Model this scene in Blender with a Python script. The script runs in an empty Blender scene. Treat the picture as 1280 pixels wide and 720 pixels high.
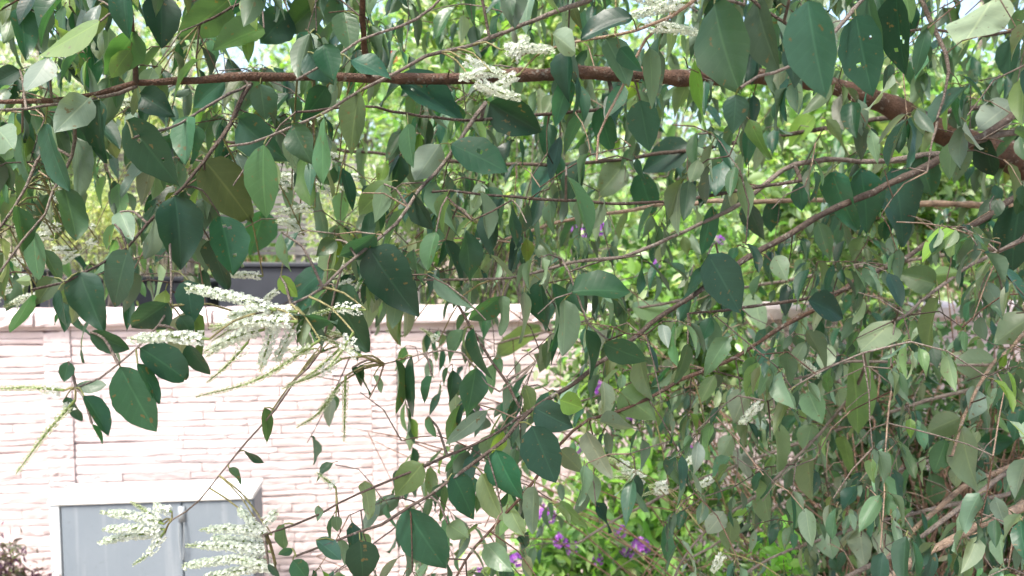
import bpy, math, random
import numpy as np
from mathutils import Vector, Matrix
random.seed(7); rng = np.random.default_rng(7)
scene = bpy.context.scene
COL = scene.collection
R = math.radians

# ------------------------------------------------------------------ camera, sky, sun, exposure
F = 1280 * 28 / 36.0
CAM = np.array([0.0, 0.0, 1.85])
PITCH = R(4.02)
cd = bpy.data.cameras.new('camera'); cam = bpy.data.objects.new('camera', cd); COL.objects.link(cam)
cd.lens = 28; cd.sensor_width = 36; cd.clip_start = 0.05; cd.clip_end = 500
cam.location = CAM.tolist(); cam.rotation_euler = (R(90) - PITCH, 0, 0)
cd.dof.use_dof = True; cd.dof.focus_distance = 0.98; cd.dof.aperture_fstop = 7.0
scene.camera = cam

SUN_EL, SUN_AZ = 58.0, 215.0            # azimuth clockwise from +Y (the view direction): behind the camera, to the left
w = bpy.data.worlds.new('World'); scene.world = w; w.use_nodes = True
nt = w.node_tree; bg = nt.nodes['Background']
sky = nt.nodes.new('ShaderNodeTexSky'); sky.sky_type = 'NISHITA'; sky.sun_disc = False
sky.sun_elevation = R(SUN_EL); sky.sun_rotation = R(SUN_AZ)
sky.air_density = 1.0; sky.dust_density = 4.5; sky.ozone_density = 1.0
nt.links.new(sky.outputs['Color'], bg.inputs['Color']); bg.inputs['Strength'].default_value = 0.118
sd = bpy.data.lights.new('sun', 'SUN'); sd.energy = 1.5; sd.angle = R(10); sd.color = (1, 0.95, 0.88)
sun = bpy.data.objects.new('sun', sd); COL.objects.link(sun)
sdir = Vector((math.sin(R(SUN_AZ)) * math.cos(R(SUN_EL)), math.cos(R(SUN_AZ)) * math.cos(R(SUN_EL)), math.sin(R(SUN_EL))))
sun.rotation_euler = sdir.to_track_quat('Z', 'Y').to_euler(); sun.location = (-3, -4, 8)
vs = scene.view_settings
vs.view_transform = 'Standard'; vs.look = 'None'; vs.gamma = 1; vs.use_curve_mapping = False
vs.exposure = 2.15
scene.render.engine = 'CYCLES'

# ------------------------------------------------------------------ helpers
cp, sp = math.cos(PITCH), math.sin(PITCH)
RIGHT = np.array([1.0, 0, 0]); FWD = np.array([0, cp, -sp]); UP = np.array([0, sp, cp])
def at(px, py, d):
    return CAM + d * (FWD + RIGHT * (px - 640) / F - UP * (py - 360) / F)
def proj(P):
    v = np.asarray(P) - CAM; z = v @ FWD
    return 640 + F * (v @ RIGHT) / z, 360 - F * (v @ UP) / z, z
def nrm(v):
    return v / (np.linalg.norm(v) + 1e-12)

class MB:
    """collects vertices, faces, a colour and a (t, s, seed) vector per vertex"""
    def __init__(self): self.v = []; self.f = []; self.c = []; self.t = []; self.n = 0
    def add(self, v, f, col=(1, 1, 1), ts=None):
        v = np.asarray(v, float); k = len(v)
        self.v.append(v); self.f.append(np.asarray(f, np.int64) + self.n)
        c = np.asarray(col, float)
        if c.ndim == 1: c = np.tile(c, (k, 1))
        self.c.append(c)
        self.t.append(np.zeros((k, 3)) if ts is None else ts)
        self.n += k
    def mesh(self, name, mat, smooth=True, origin=None):
        V = np.concatenate(self.v); 
        if origin is not None: V = V - origin
        me = bpy.data.meshes.new(name)
        fs = self.f
        nq = sum(len(a) for a in fs); nl = sum(a.size for a in fs)
        me.vertices.add(len(V)); me.vertices.foreach_set('co', V.astype(np.float32).ravel())
        me.loops.add(nl); me.polygons.add(nq)
        me.loops.foreach_set('vertex_index', np.concatenate([a.ravel() for a in fs]).astype(np.int32))
        tot = np.concatenate([np.full(len(a), a.shape[1], np.int32) for a in fs])
        st = np.concatenate([[0], np.cumsum(tot)[:-1]]).astype(np.int32)
        me.polygons.foreach_set('loop_start', st)
        me.polygons.foreach_set('use_smooth', np.full(nq, smooth, bool))
        me.update(calc_edges=True); me.validate()
        C = np.concatenate(self.c); a = me.attributes.new('col', 'FLOAT_COLOR', 'POINT')
        a.data.foreach_set('color', np.concatenate([C, np.ones((len(C), 1))], 1).astype(np.float32).ravel())
        T = np.concatenate(self.t); a = me.attributes.new('ts', 'FLOAT_VECTOR', 'POINT')
        a.data.foreach_set('vector', T.astype(np.float32).ravel())
        if mat: me.materials.append(mat)
        return me
    def build(self, name, mat, parent=None, origin=None, smooth=True, kind=None):
        o = bpy.data.objects.new(name, self.mesh(name, mat, smooth, origin)); COL.objects.link(o)
        if origin is not None: o.location = origin.tolist()
        if parent:
            o.parent = parent; 
            o.matrix_parent_inverse = PINV(parent)
        if kind: o['kind'] = kind
        return o
def PINV(p):
    m = Matrix.LocRotScale(p.location, p.rotation_euler, p.scale)
    q = p.parent
    if q is not None: m = Matrix.LocRotScale(q.location, q.rotation_euler, q.scale) @ p.matrix_parent_inverse @ m
    return m.inverted()
def tag(o, label, cat, group=None):
    o['label'] = label; o['category'] = cat
    if group: o['group'] = group
    return o
def empty(name, loc, label, cat, group=None, rz=0):
    o = bpy.data.objects.new(name, None); COL.objects.link(o)
    o.location = tuple(float(x) for x in loc); o.rotation_euler = (0, 0, rz); o.empty_display_size = .1
    return tag(o, label, cat, group)

BOXF = np.array([[0, 1, 3, 2], [4, 6, 7, 5], [0, 4, 5, 1], [2, 3, 7, 6], [0, 2, 6, 4], [1, 5, 7, 3]])
def box(mb, lo, hi, col=(1, 1, 1), M=None):
    v = np.array([[x, y, z] for x in (lo[0], hi[0]) for y in (lo[1], hi[1]) for z in (lo[2], hi[2])], float)
    if M is not None: v = v @ M[0].T + M[1]
    f = BOXF.copy()
    mb.add(v, f, col)

def smooth_line(P, step=0.03, wob=0.0):
    """Catmull-Rom through the nodes (x, y, z, radius)"""
    P = np.asarray(P, float)
    if len(P) < 3:
        n = max(2, int(np.linalg.norm(P[1, :3] - P[0, :3]) / step))
        u = np.linspace(0, 1, n + 1)[:, None]; out = P[0] * (1 - u) + P[1] * u
    else:
        Q = np.vstack([2 * P[0] - P[1], P, 2 * P[-1] - P[-2]]); out = []
        for i in range(1, len(Q) - 2):
            p0, p1, p2, p3 = Q[i - 1:i + 3]
            n = max(1, int(np.linalg.norm(p2[:3] - p1[:3]) / step))
            for k in range(n):
                u = k / n
                q = .5 * (2 * p1 + (p2 - p0) * u + (2 * p0 - 5 * p1 + 4 * p2 - p3) * u * u + (3 * p1 - p0 - 3 * p2 + p3) * u ** 3)
                q[3] = p1[3] * (1 - u) + p2[3] * u
                out.append(q)
        out.append(P[-1]); out = np.array(out)
    if wob and len(out) > 2:
        j = rng.normal(0, 1, (len(out), 3)) * wob
        j[1:-1] = (j[:-2] + j[1:-1] + j[2:]) / 1.7; j[0] = 0; j[-1] = 0
        out[:, :3] += j
    return out
def tube(mb, L, sides=6, col=(1, 1, 1), knot=0.0, cap=True):
    n = len(L); P = L[:, :3]; r = L[:, 3].copy()
    if knot: r = r * (1 + knot * rng.normal(0, 1, n).clip(-1.2, 2))
    T = np.gradient(P, axis=0); T /= np.linalg.norm(T, axis=1)[:, None] + 1e-12
    ref = np.array([0, 0, 1.0]) if abs(T[0, 2]) < .8 else np.array([1.0, 0, 0])
    X = nrm(np.cross(T[0], ref)); a = np.linspace(0, 2 * math.pi, sides, endpoint=False)
    V = np.zeros((n, sides, 3)); ts = np.zeros((n, sides, 3))
    for i in range(n):
        X = nrm(X - T[i] * (X @ T[i])); Y = np.cross(T[i], X)
        rr = r[i] * (1 + (knot * .6) * rng.normal(0, 1, sides)) if knot else np.full(sides, r[i])
        V[i] = P[i] + (np.cos(a) * rr)[:, None] * X + (np.sin(a) * rr)[:, None] * Y
        ts[i, :, 0] = i * .03; ts[i, :, 1] = np.cos(a)
    i, j = np.meshgrid(np.arange(n - 1), np.arange(sides), indexing='ij'); j2 = (j + 1) % sides
    f = np.stack([i * sides + j, i * sides + j2, (i + 1) * sides + j2, (i + 1) * sides + j], -1).reshape(-1, 4)
    mb.add(V.reshape(-1, 3), f, col, ts.reshape(-1, 3))

# ------------------------------------------------------------------ materials
class N:
    def __init__(self, name):
        self.m = bpy.data.materials.new(name); self.m.use_nodes = True; self.t = self.m.node_tree; self.t.nodes.clear()
        self.out = self.t.nodes.new('ShaderNodeOutputMaterial')
    def n(self, kind, **kw):
        x = self.t.nodes.new('ShaderNode' + kind)
        for k, v in kw.items(): setattr(x, k, v)
        return x
    def l(self, a, b): self.t.links.new(a, b)
    def set(self, sock, v):
        if hasattr(v, 'links') or isinstance(v, bpy.types.NodeSocket): self.l(v, sock)
        else: sock.default_value = v
    def math(self, op, a, b=None, clamp=False):
        x = self.n('Math', operation=op); x.use_clamp = clamp; self.set(x.inputs[0], a)
        if b is not None: self.set(x.inputs[1], b)
        return x.outputs[0]
    def mix(self, f, a, b, blend='MIX'):
        x = self.n('Mix', data_type='RGBA', blend_type=blend); self.set(x.inputs[0], f); self.set(x.inputs[6], a); self.set(x.inputs[7], b)
        return x.outputs[2]
    def mapr(self, v, a, b, c, d):
        x = self.n('MapRange'); self.set(x.inputs[0], v)
        for i, k in enumerate((a, b, c, d)): x.inputs[i + 1].default_value = k
        return x.outputs[0]
    def noise(self, vec, scale, detail=3, rough=.55):
        x = self.n('TexNoise'); self.l(vec, x.inputs['Vector']); x.inputs['Scale'].default_value = scale
        x.inputs['Detail'].default_value = detail; x.inputs['Roughness'].default_value = rough
        return x.outputs[0]
    def attr(self, name): return self.n('Attribute', attribute_name=name)
    def pos(self): return self.n('NewGeometry').outputs['Position']
    def bump(self, h, strength, dist):
        b = self.n('Bump'); self.l(h, b.inputs['Height']); b.inputs['Strength'].default_value = strength; b.inputs['Distance'].default_value = dist
        return b.outputs[0]
    def bsdf(self, col, rough=.6, spec=.4, normal=None, metal=0):
        b = self.n('BsdfPrincipled'); self.set(b.inputs['Base Color'], col); self.set(b.inputs['Roughness'], rough)
        b.inputs['Specular IOR Level'].default_value = spec; b.inputs['Metallic'].default_value = metal
        if normal is not None: self.l(normal, b.inputs['Normal'])
        return b.outputs[0]
    def end(self, s): self.l(s, self.out.inputs['Surface']); return self.m

def leaf_material(name, trans=.36, rough=.40, under=(.20, .27, .19, 1), veins=True, tint=(2.3, 2.3, .9, 1), spec=.42):
    m = N(name); c = m.attr('col').outputs['Color']; pos = m.pos()
    big = m.noise(pos, 38, 3); c = m.mix(1.0, c, m.mix(big, (.72, .76, .72, 1), (1.28, 1.24, 1.25, 1)), 'MULTIPLY')
    nor = None
    if veins:
        s = m.n('SeparateXYZ'); m.l(m.attr('ts').outputs['Vector'], s.inputs[0]); t, sv = s.outputs[0], s.outputs[1]
        a = m.math('ABSOLUTE', sv)
        rib = m.mapr(a, .02, .075, 1, 0)
        lat = m.math('FRACT', m.math('MULTIPLY', m.math('SUBTRACT', t, m.math('MULTIPLY', a, .2)), 8.0))
        lat = m.math('ABSOLUTE', m.math('SUBTRACT', lat, .5)); latv = m.mapr(lat, .0, .12, 1, 0)
        vein = m.math('MAXIMUM', rib, m.math('MULTIPLY', latv, .22))
        c = m.mix(m.math('MULTIPLY', vein, .34), c, m.mix(1.0, c, (2.3, 2.0, 1.9, 1), 'MULTIPLY'))
        fine = m.noise(pos, 420, 2)
        h = m.math('ADD', m.math('MULTIPLY', vein, -1.0), m.math('MULTIPLY', fine, .5))
        nor = m.bump(m.math('ADD', h, m.math('MULTIPLY', lat, .6)), .22, .0010)
        sp_ = m.mapr(m.noise(pos, 120, 2), .66, .71, 0, .8)
        c = m.mix(sp_, c, (.12, .085, .035, 1))
    back = m.n('NewGeometry').outputs['Backfacing']
    cu = m.mix(.42, c, under); c2 = m.mix(back, c, cu)
    b = m.bsdf(c2, m.mapr(m.noise(pos, 25, 2), .3, .7, rough - .1, rough + .12), spec, nor)
    tr = m.n('BsdfTranslucent'); m.set(tr.inputs[0], m.mix(1.0, c, tint, 'MULTIPLY'))
    mx = m.n('MixShader'); mx.inputs[0].default_value = trans; m.l(b, mx.inputs[1]); m.l(tr.outputs[0], mx.inputs[2])
    return m.end(mx.outputs[0])
M_leaf = leaf_material('shrub_leaf')
M_bushleaf = leaf_material('bush_leaf', .35, .5, (.2, .28, .14, 1), veins=False)
def bark_material(name):
    m = N(name); c = m.attr('col').outputs['Color']; pos = m.pos()
    n1 = m.noise(pos, 60, 4); n2 = m.noise(pos, 350, 3)
    c = m.mix(1.0, c, m.mix(n1, (.5, .48, .46, 1), (1.5, 1.45, 1.4, 1)), 'MULTIPLY')
    c = m.mix(m.mapr(m.noise(pos, 28, 5, .7), .5, .62, 0, .55), c, (.055, .045, .04, 1))
    lich = m.mapr(m.noise(pos, 90, 3), .60, .68, 0, .6); c = m.mix(lich, c, (.30, .29, .25, 1))
    return m.end(m.bsdf(c, .85, .2, m.bump(m.math('ADD', n1, m.math('MULTIPLY', n2, .8)), 1.0, .007)))
M_bark = bark_material('bark')
def petal_material(name, trans=.4):
    m = N(name); c = m.attr('col').outputs['Color']
    b = m.bsdf(c, .6, .2); tr = m.n('BsdfTranslucent'); m.l(c, tr.inputs[0])
    mx = m.n('MixShader'); mx.inputs[0].default_value = trans; m.l(b, mx.inputs[1]); m.l(tr.outputs[0], mx.inputs[2])
    return m.end(mx.outputs[0])
M_petal = petal_material('petals')
def stone_material():
    m = N('ledge_stone'); pos = m.pos(); rnd = m.n('ObjectInfo').outputs['Random']
    c = m.mix(rnd, (.535, .465, .455, 1), (.60, .54, .535, 1))
    n1 = m.noise(pos, 9, 5); n2 = m.noise(pos, 70, 5, .65)
    c = m.mix(1.0, c, m.mix(n1, (.86, .80, .79, 1), (1.06, 1.05, 1.05, 1)), 'MULTIPLY')
    c = m.mix(m.mapr(n2, .52, .75, 0, .35), c, (.52, .40, .37, 1))
    return m.end(m.bsdf(c, .9, .15, m.bump(n2, .7, .006)))
M_stone = stone_material()
def flat_material(name, a, b, scale=12, rough=.7, spec=.3, bump=.3, dist=.004, metal=0):
    m = N(name); pos = m.pos(); n1 = m.noise(pos, scale, 5); c = m.mix(n1, (*a, 1), (*b, 1))
    n2 = m.noise(pos, scale * 9, 4)
    return m.end(m.bsdf(c, m.mapr(n1, .3, .7, rough - .1, rough + .1), spec, m.bump(n2, bump, dist), metal))
M_mortar = flat_material('mortar', (.27, .18, .18), (.34, .24, .24), 30, .95, .1)
M_soil = flat_material('soil', (.16, .12, .085), (.34, .28, .22), 6, .95, .1, .9, .02)
M_wood = flat_material('weathered_slat', (.15, .14, .13), (.27, .26, .25), 14, .85, .15, .5, .004)
M_dark = flat_material('dark_plastic', (.018, .021, .028), (.035, .04, .05), 9, .5, .4, .15, .002)
M_lid = flat_material('pale_lid', (.70, .72, .69), (.80, .81, .79), 5, .55, .35, .1, .001)
M_trim = flat_material('pale_metal', (.50, .54, .55), (.62, .65, .66), 8, .5, .4, .1, .001)
def cabinet_material():
    m = N('cabinet_paint'); pos = m.pos()
    mp = m.n('Mapping'); m.l(pos, mp.inputs[0]); mp.inputs['Scale'].default_value = (26, 26, 1.3)
    st = m.noise(mp.outputs[0], 1.0, 4); n1 = m.noise(pos, 5, 4)
    c = m.mix(n1, (.15, .185, .215, 1), (.195, .23, .26, 1))
    c = m.mix(m.mapr(st, .56, .72, 0, .4), c, (.33, .36, .38, 1))
    c = m.mix(m.mapr(m.noise(pos, 55, 4), .6, .75, 0, .35), c, (.10, .12, .13, 1))
    return m.end(m.bsdf(c, .5, .4, m.bump(n1, .1, .004)))
M_cab = cabinet_material()

# ------------------------------------------------------------------ ground
gm = MB(); g = np.linspace(-1, 1, 41); gx = np.sign(g) * np.abs(g) ** 2.2 * 150
X, Y = np.meshgrid(gx, gx + 3, indexing='ij'); Z = rng.normal(0, .012, X.shape) * (np.abs(X) < 8)
I, J = np.meshgrid(np.arange(40), np.arange(40), indexing='ij'); k = I * 41 + J
gm.add(np.stack([X, Y, Z], -1).reshape(-1, 3), np.stack([k, k + 41, k + 42, k + 1], -1).reshape(-1, 4))
o = gm.build('ground', M_soil); o['kind'] = 'structure'

# ------------------------------------------------------------------ stone wall
W0 = at(0, 408, 3.9); W1 = at(480, 403, 4.06); W0[2] = W1[2] = 0
wd = nrm(W1 - W0); wn = np.array([wd[1], -wd[0], 0.0])              # wd along the wall, wn towards the camera
CAPZ = at(0, 408, 3.9)[2]; COPH = at(0, 391, 3.87)[2] - CAPZ
wall = empty('stone_wall', W0 + wd * 1.5, 'pale pinkish ledge stone garden wall with posts and coping behind the grey cabinet', 'wall', rz=math.atan2(wd[1], wd[0]))
WROT = np.stack([wd, -wn, [0, 0, 1]], 1)                              # local x along, y into the wall
def wpt(u, q, z): return W0 + wd * u - wn * q + np.array([0, 0, z])
def u_of(px):                                                        # where the wall crosses a picture column
    d = FWD + RIGHT * (px - 640) / F; a = np.array([[d[0], -wd[0]], [d[1], -wd[1]]]); b = W0[:2] - CAM[:2]
    return np.linalg.solve(a, b)[1]
UL, UR = -1.2, 5.6
mb = MB(); box(mb, (UL, .012, -.1), (UR, .17, CAPZ), M=(WROT, W0)); mb.build('mortar_core', M_mortar, wall)
variants = []
for kx in range(18):
    mb = MB(); nx, nz = 7, 3
    xs = np.linspace(0, 1, nx); zs = np.linspace(0, 1, nz); V = np.zeros((nx, nz, 3))
    prof = np.cumsum(rng.normal(0, .25, nx)); tl = rng.normal(0, .10); top = 1 + rng.normal(0, .03, nx) + tl * (xs - .5) - abs(tl) / 2; bot = rng.normal(0, .03, nx)
    for i in range(nx):
        for j in range(nz):
            zz = bot[i] + (top[i] - bot[i]) * zs[j]
            V[i, j] = (xs[i], -(.55 + .22 * prof[i] / 1.5 + rng.normal(0, .16) + (.2 if j == 1 else 0)), zz)
    V[0, :, 1] += .3; V[-1, :, 1] += .3
    Bk = V.copy(); Bk[:, :, 1] = 1.6
    I, J = np.meshgrid(np.arange(nx - 1), np.arange(nz - 1), indexing='ij'); k = (I * nz + J).ravel()
    f = np.stack([k, k + nz, k + nz + 1, k + 1], -1)
    ring = [i * nz for i in range(nx)] + [(nx - 1) * nz + j for j in range(1, nz)] + [i * nz + nz - 1 for i in range(nx - 2, -1, -1)] + [j for j in range(nz - 2, 0, -1)]
    off = nx * nz; r2 = ring[1:] + ring[:1]
    fs = np.array([[b, a, a + off, b + off] for a, b in zip(ring, r2)])
    V2 = np.concatenate([V.reshape(-1, 3), Bk.reshape(-1, 3)]); mb.add(V2, np.concatenate([f, fs]))
    variants.append((mb.mesh('stone', M_stone, smooth=False), V2, np.concatenate([f, fs])))
posts = [(u_of(52), u_of(86)), (u_of(463), u_of(501))]
pw = posts[0][1] - posts[0][0]; span = posts[1][0] - posts[0][0]
posts = [(posts[0][0] + k * span, posts[0][0] + k * span + pw) for k in range(-1, 4)]
segs = []; u = UL
for a, b in posts:
    if a > u: segs.append((u, a, 0))
    if b > UL: segs.append((max(a, UL), b, 1)); u = b
segs.append((u, UR, 0))
stones = []
for (a, b, ispost) in segs:
    z = 0.0
    while z < CAPZ - .004:
        h = random.choice([.026, .033, .038, .045, .055]) * random.uniform(.9, 1.1)
        if CAPZ - z - h < .02: h = CAPZ - z
        u = a
        while u < b - 1e-4:
            ln = (b - a) if ispost else random.choice([.16, .25, .34, .45, .6]) * random.uniform(.8, 1.2)
            if b - u - ln < .1: ln = b - u
            px, py, dd = proj(wpt(u + ln / 2, 0, z + h / 2))
            stones.append((px, py, u, ln, z, h, ispost)); u += ln
        z += h
def score(s):
    px, py = s[0], s[1]
    return (0 if (-25 < px < 640 and py < 735) else 1000) + abs(px - 300) * .5 + max(0, py - 720) * 3
stones.sort(key=score); rest = MB()
for k, (px, py, u, ln, z, h, ip) in enumerate(stones):
    me, V2, f = variants[random.randrange(18)]
    dep = random.uniform(.006, .011); gp = .0016
    base = wpt(u + gp, -.007 if ip else 0.0, z + gp); sc = (ln - 2 * gp, dep, h - 2 * gp)
    if k < 300:
        o = bpy.data.objects.new('stone', me); COL.objects.link(o); o.parent = wall; o.matrix_parent_inverse = PINV(wall)
        o.location = base.tolist(); o.scale = sc; o.rotation_euler = (0, 0, math.atan2(wd[1], wd[0]))
    else:
        rest.add((V2 * np.array(sc)) @ WROT.T + base, f)
o = rest.build('stonework', M_stone, wall, smooth=False, kind='stuff')
u = UL
while u < UR:                                                         # coping pieces with a tooled front
    ln = random.uniform(.40, .47); mb = MB(); n = 13
    xs = np.linspace(.003, ln - .003, n); 
    sec = [(-.045, 0.0), (-.05, .012), (-.05, COPH * .8), (-.035, COPH), (.2, COPH), (.21, 0.0)]
    V = np.array([[[x, q + (rng.normal(0, .0035) if 0 < j < 3 else 0), zz + rng.normal(0, .0012)] for j, (q, zz) in enumerate(sec)] for x in xs])
    ns_ = len(sec); I, J = np.meshgrid(np.arange(n - 1), np.arange(ns_), indexing='ij'); J2 = (J + 1) % ns_
    f = np.stack([I * ns_ + J, (I + 1) * ns_ + J, (I + 1) * ns_ + J2, I * ns_ + J2], -1).reshape(-1, 4)
    mb.add(V.reshape(-1, 3) @ WROT.T, f)
    mb.add(V[0] @ WROT.T, [list(range(ns_))]); mb.add(V[-1] @ WROT.T, [list(range(ns_))[::-1]])
    o = mb.build('coping_stone', M_stone, wall, smooth=False); o.location = wpt(u, 0, CAPZ + .002).tolist()
    u += ln + .004

# ------------------------------------------------------------------ grey cabinet
cw, cdp = .845, .20; fl = at(69, 624, 3.5); ch = fl[2]
cyaw = R(6); cabi = empty('metal_cabinet', (fl[0], fl[1], 0), 'low blue-grey metal cabinet with a pale lid standing before the stone wall', 'cabinet', rz=cyaw)
CR = np.array([[math.cos(cyaw), -math.sin(cyaw), 0], [math.sin(cyaw), math.cos(cyaw), 0], [0, 0, 1]]); CM = (CR, np.array([fl[0], fl[1], 0]))
def cbox(name, lo, hi, mat, bevel=.004, parent=cabi):
    mb = MB(); box(mb, lo, hi, M=CM); o = mb.build(name, mat, parent, smooth=False)
    if bevel: b = o.modifiers.new('bevel', 'BEVEL'); b.width = bevel; b.segments = 2
    return o
cbox('carcass', (0, .022, 0), (cw, cdp, ch - .03), M_cab)
sx = cw * (228 - 69) / 251.
d1 = cbox('door', (.022, 0, .03), (sx - .003, .02, ch - .036), M_cab)
d2 = cbox('door', (sx + .003, 0, .03), (cw - .004, .02, ch - .036), M_cab)
cbox('corner_trim', (-.026, -.004, 0), (.016, .03, ch - .03), M_trim)
lid = cbox('lid', (-.03, -.012, ch - .028), (cw + .004, cdp + .02, ch), M_lid, .008)
for x in (.05, cw - .16): cbox('hinge', (x, cdp - .07, ch + .001), (x + .07, cdp - .05, ch + .013), M_trim, .003, lid)
mb = MB(); lk = ch - .12
box(mb, (sx - .014, -.010, lk), (sx + .014, -.001, lk + .07), M=CM)
for s in (-1, 1):
    L = smooth_line([[sx + s * .011, -.012, lk, .003], [sx + s * .010, -.02, lk - .08, .003], [sx + s * .004, -.018, lk - .17, .003]]); L[:, :3] = L[:, :3] @ CR.T + CM[1]; tube(mb, L, 6)
mb.build('latch', flat_material('dull_metal', (.22, .25, .27), (.30, .33, .35), 20, .5, .4), cabi)

# ------------------------------------------------------------------ dark planter boxes and slat fence beyond the wall
def planter(px0, px1, ytop, d, label):
    a = at(px0, ytop, d); b = at(px1, ytop, d); top = a[2]; ln = b[0] - a[0]
    e = empty('planter_box', (a[0], a[1], 0), label, 'planter', 'dark planter boxes behind the wall')
    M = (np.eye(3), np.array([a[0], a[1], 0])); t = .025
    def pb(name, lo, hi):
        mb = MB(); box(mb, lo, hi, M=M); o = mb.build(name, M_dark, e, smooth=False); m = o.modifiers.new('bevel', 'BEVEL'); m.width = .006
    pb('front_panel', (0, 0, 0), (ln, t, top)); pb('back_panel', (0, .4, 0), (ln, .4 + t, top))
    pb('side_panel', (0, t + .001, 0), (t, .399, top - .002)); pb('side_panel', (ln - t, t + .001, 0), (ln, .399, top - .002))
    pb('rim', (-.015, -.02, top + .001), (ln + .015, .02, top + .03))
    mb = MB(); box(mb, (t + .002, t + .002, top - .12), (ln - t - .002, .398, top - .05), M=M); mb.build('soil', M_soil, e)
    return e
planter(-120, 30, 340, 4.75, 'dark planter box behind the wall at the left edge of the picture')
planter(48, 258, 352, 4.75, 'dark planter box behind the wall above the cabinet')
planter(272, 455, 334, 4.75, 'dark planter box behind the wall, rightmost of the three')
fx0, fx1 = at(70, 0, 5.7)[0], at(520, 0, 5.7)[0]; fz0, fz1 = at(0, 318, 5.7)[2], at(0, 192, 5.7)[2]; fy = at(0, 250, 5.7)[1]
fence = empty('slat_fence', ((fx0 + fx1) / 2, fy, 0), 'weathered grey fence of narrow horizontal slats beyond the wall', 'fence')
z = fz0; 
while z < fz1:
    mb = MB(); hh = .027 * random.uniform(.9, 1.1); tl = rng.normal(0, .003)
    n = 9; xs = np.linspace(fx0, fx1, n)
    V = np.array([[[x, fy + q, z + zz + tl * (x - fx0) + rng.normal(0, .0008)] for q, zz in ((0, 0), (0, hh), (.016, hh), (.016, 0))] for x in xs])
    I, J = np.meshgrid(np.arange(n - 1), np.arange(4), indexing='ij'); J2 = (J + 1) % 4
    mb.add(V.reshape(-1, 3), np.stack([I * 4 + J, (I + 1) * 4 + J, (I + 1) * 4 + J2, I * 4 + J2], -1).reshape(-1, 4)); mb.build('slat', M_wood, fence, smooth=False); z += hh + .010
for k in range(4):
    x = fx0 + (fx1 - fx0) * (.02 + k * .32); mb = MB(); box(mb, (x, fy + .018, 0), (x + .07, fy + .08, fz1 + .03)); mb.build('post', M_wood, fence, smooth=False)

# ------------------------------------------------------------------ leaves
def leaf_grid(L, W, nt_, ns_, fold, curl, wave, twist, seed, ragged=0, holes=()):
    r = np.random.default_rng(seed)
    t = np.linspace(0, 1, nt_ + 1); s = np.linspace(-1, 1, ns_ + 1)
    pa, pb_ = r.uniform(.55, .72), r.uniform(.88, 1.1)
    wt = t ** pa * (1 - t) ** pb_; wt = wt / wt.max(); wt[-1] = .0
    asym = r.normal(0, .05); ph = r.uniform(0, 6.28)
    T, S = np.meshgrid(t, s, indexing='ij'); wv = wt[:, None] * (1 + asym * np.sign(S)) * (1 + .035 * np.sin(T * 23 + ph) * np.abs(S))
    y = S * wv * W / 2; x = T * L * (1 - .06 * curl) + 0 * S
    x = x + np.abs(S) * 0.0
    z = fold * np.abs(y) - curl * L * (T ** 2) * .5 + wave * W * np.sin(T * 7 + ph) * S * np.abs(S) * .5
    if ragged:
        cut = 1 - ragged * r.uniform(.4, 1, ns_ + 1); x = np.minimum(x, (cut * L)[None, :] + 0 * x)
    tw = twist * T; y2 = y * np.cos(tw) - z * np.sin(tw); z2 = y * np.sin(tw) + z * np.cos(tw)
    V = np.stack([x, y2, z2], -1).reshape(-1, 3)
    I, J = np.meshgrid(np.arange(nt_), np.arange(ns_), indexing='ij'); m = ns_ + 1; k = I * m + J
    f = np.stack([k, k + m, k + m + 1, k + 1], -1)
    keep = np.ones(k.shape, bool)
    for hi, hj in holes: keep[hi, hj] = False
    f = f[keep]
    ts = np.stack([T, S, np.full_like(T, r.uniform())], -1).reshape(-1, 3)
    return V, f, ts
def basis(a, n):
    a = nrm(a); n = nrm(n - a * (a @ n)); return np.stack([a, np.cross(n, a), n], 1)
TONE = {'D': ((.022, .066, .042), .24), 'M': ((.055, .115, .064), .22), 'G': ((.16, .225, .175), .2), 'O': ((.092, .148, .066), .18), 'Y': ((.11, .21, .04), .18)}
def tone(k):
    c, v = TONE[k]; c = np.array(c) * math.exp(rng.normal(0, v)); return c * np.exp(rng.normal(0, .09, 3))

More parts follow.
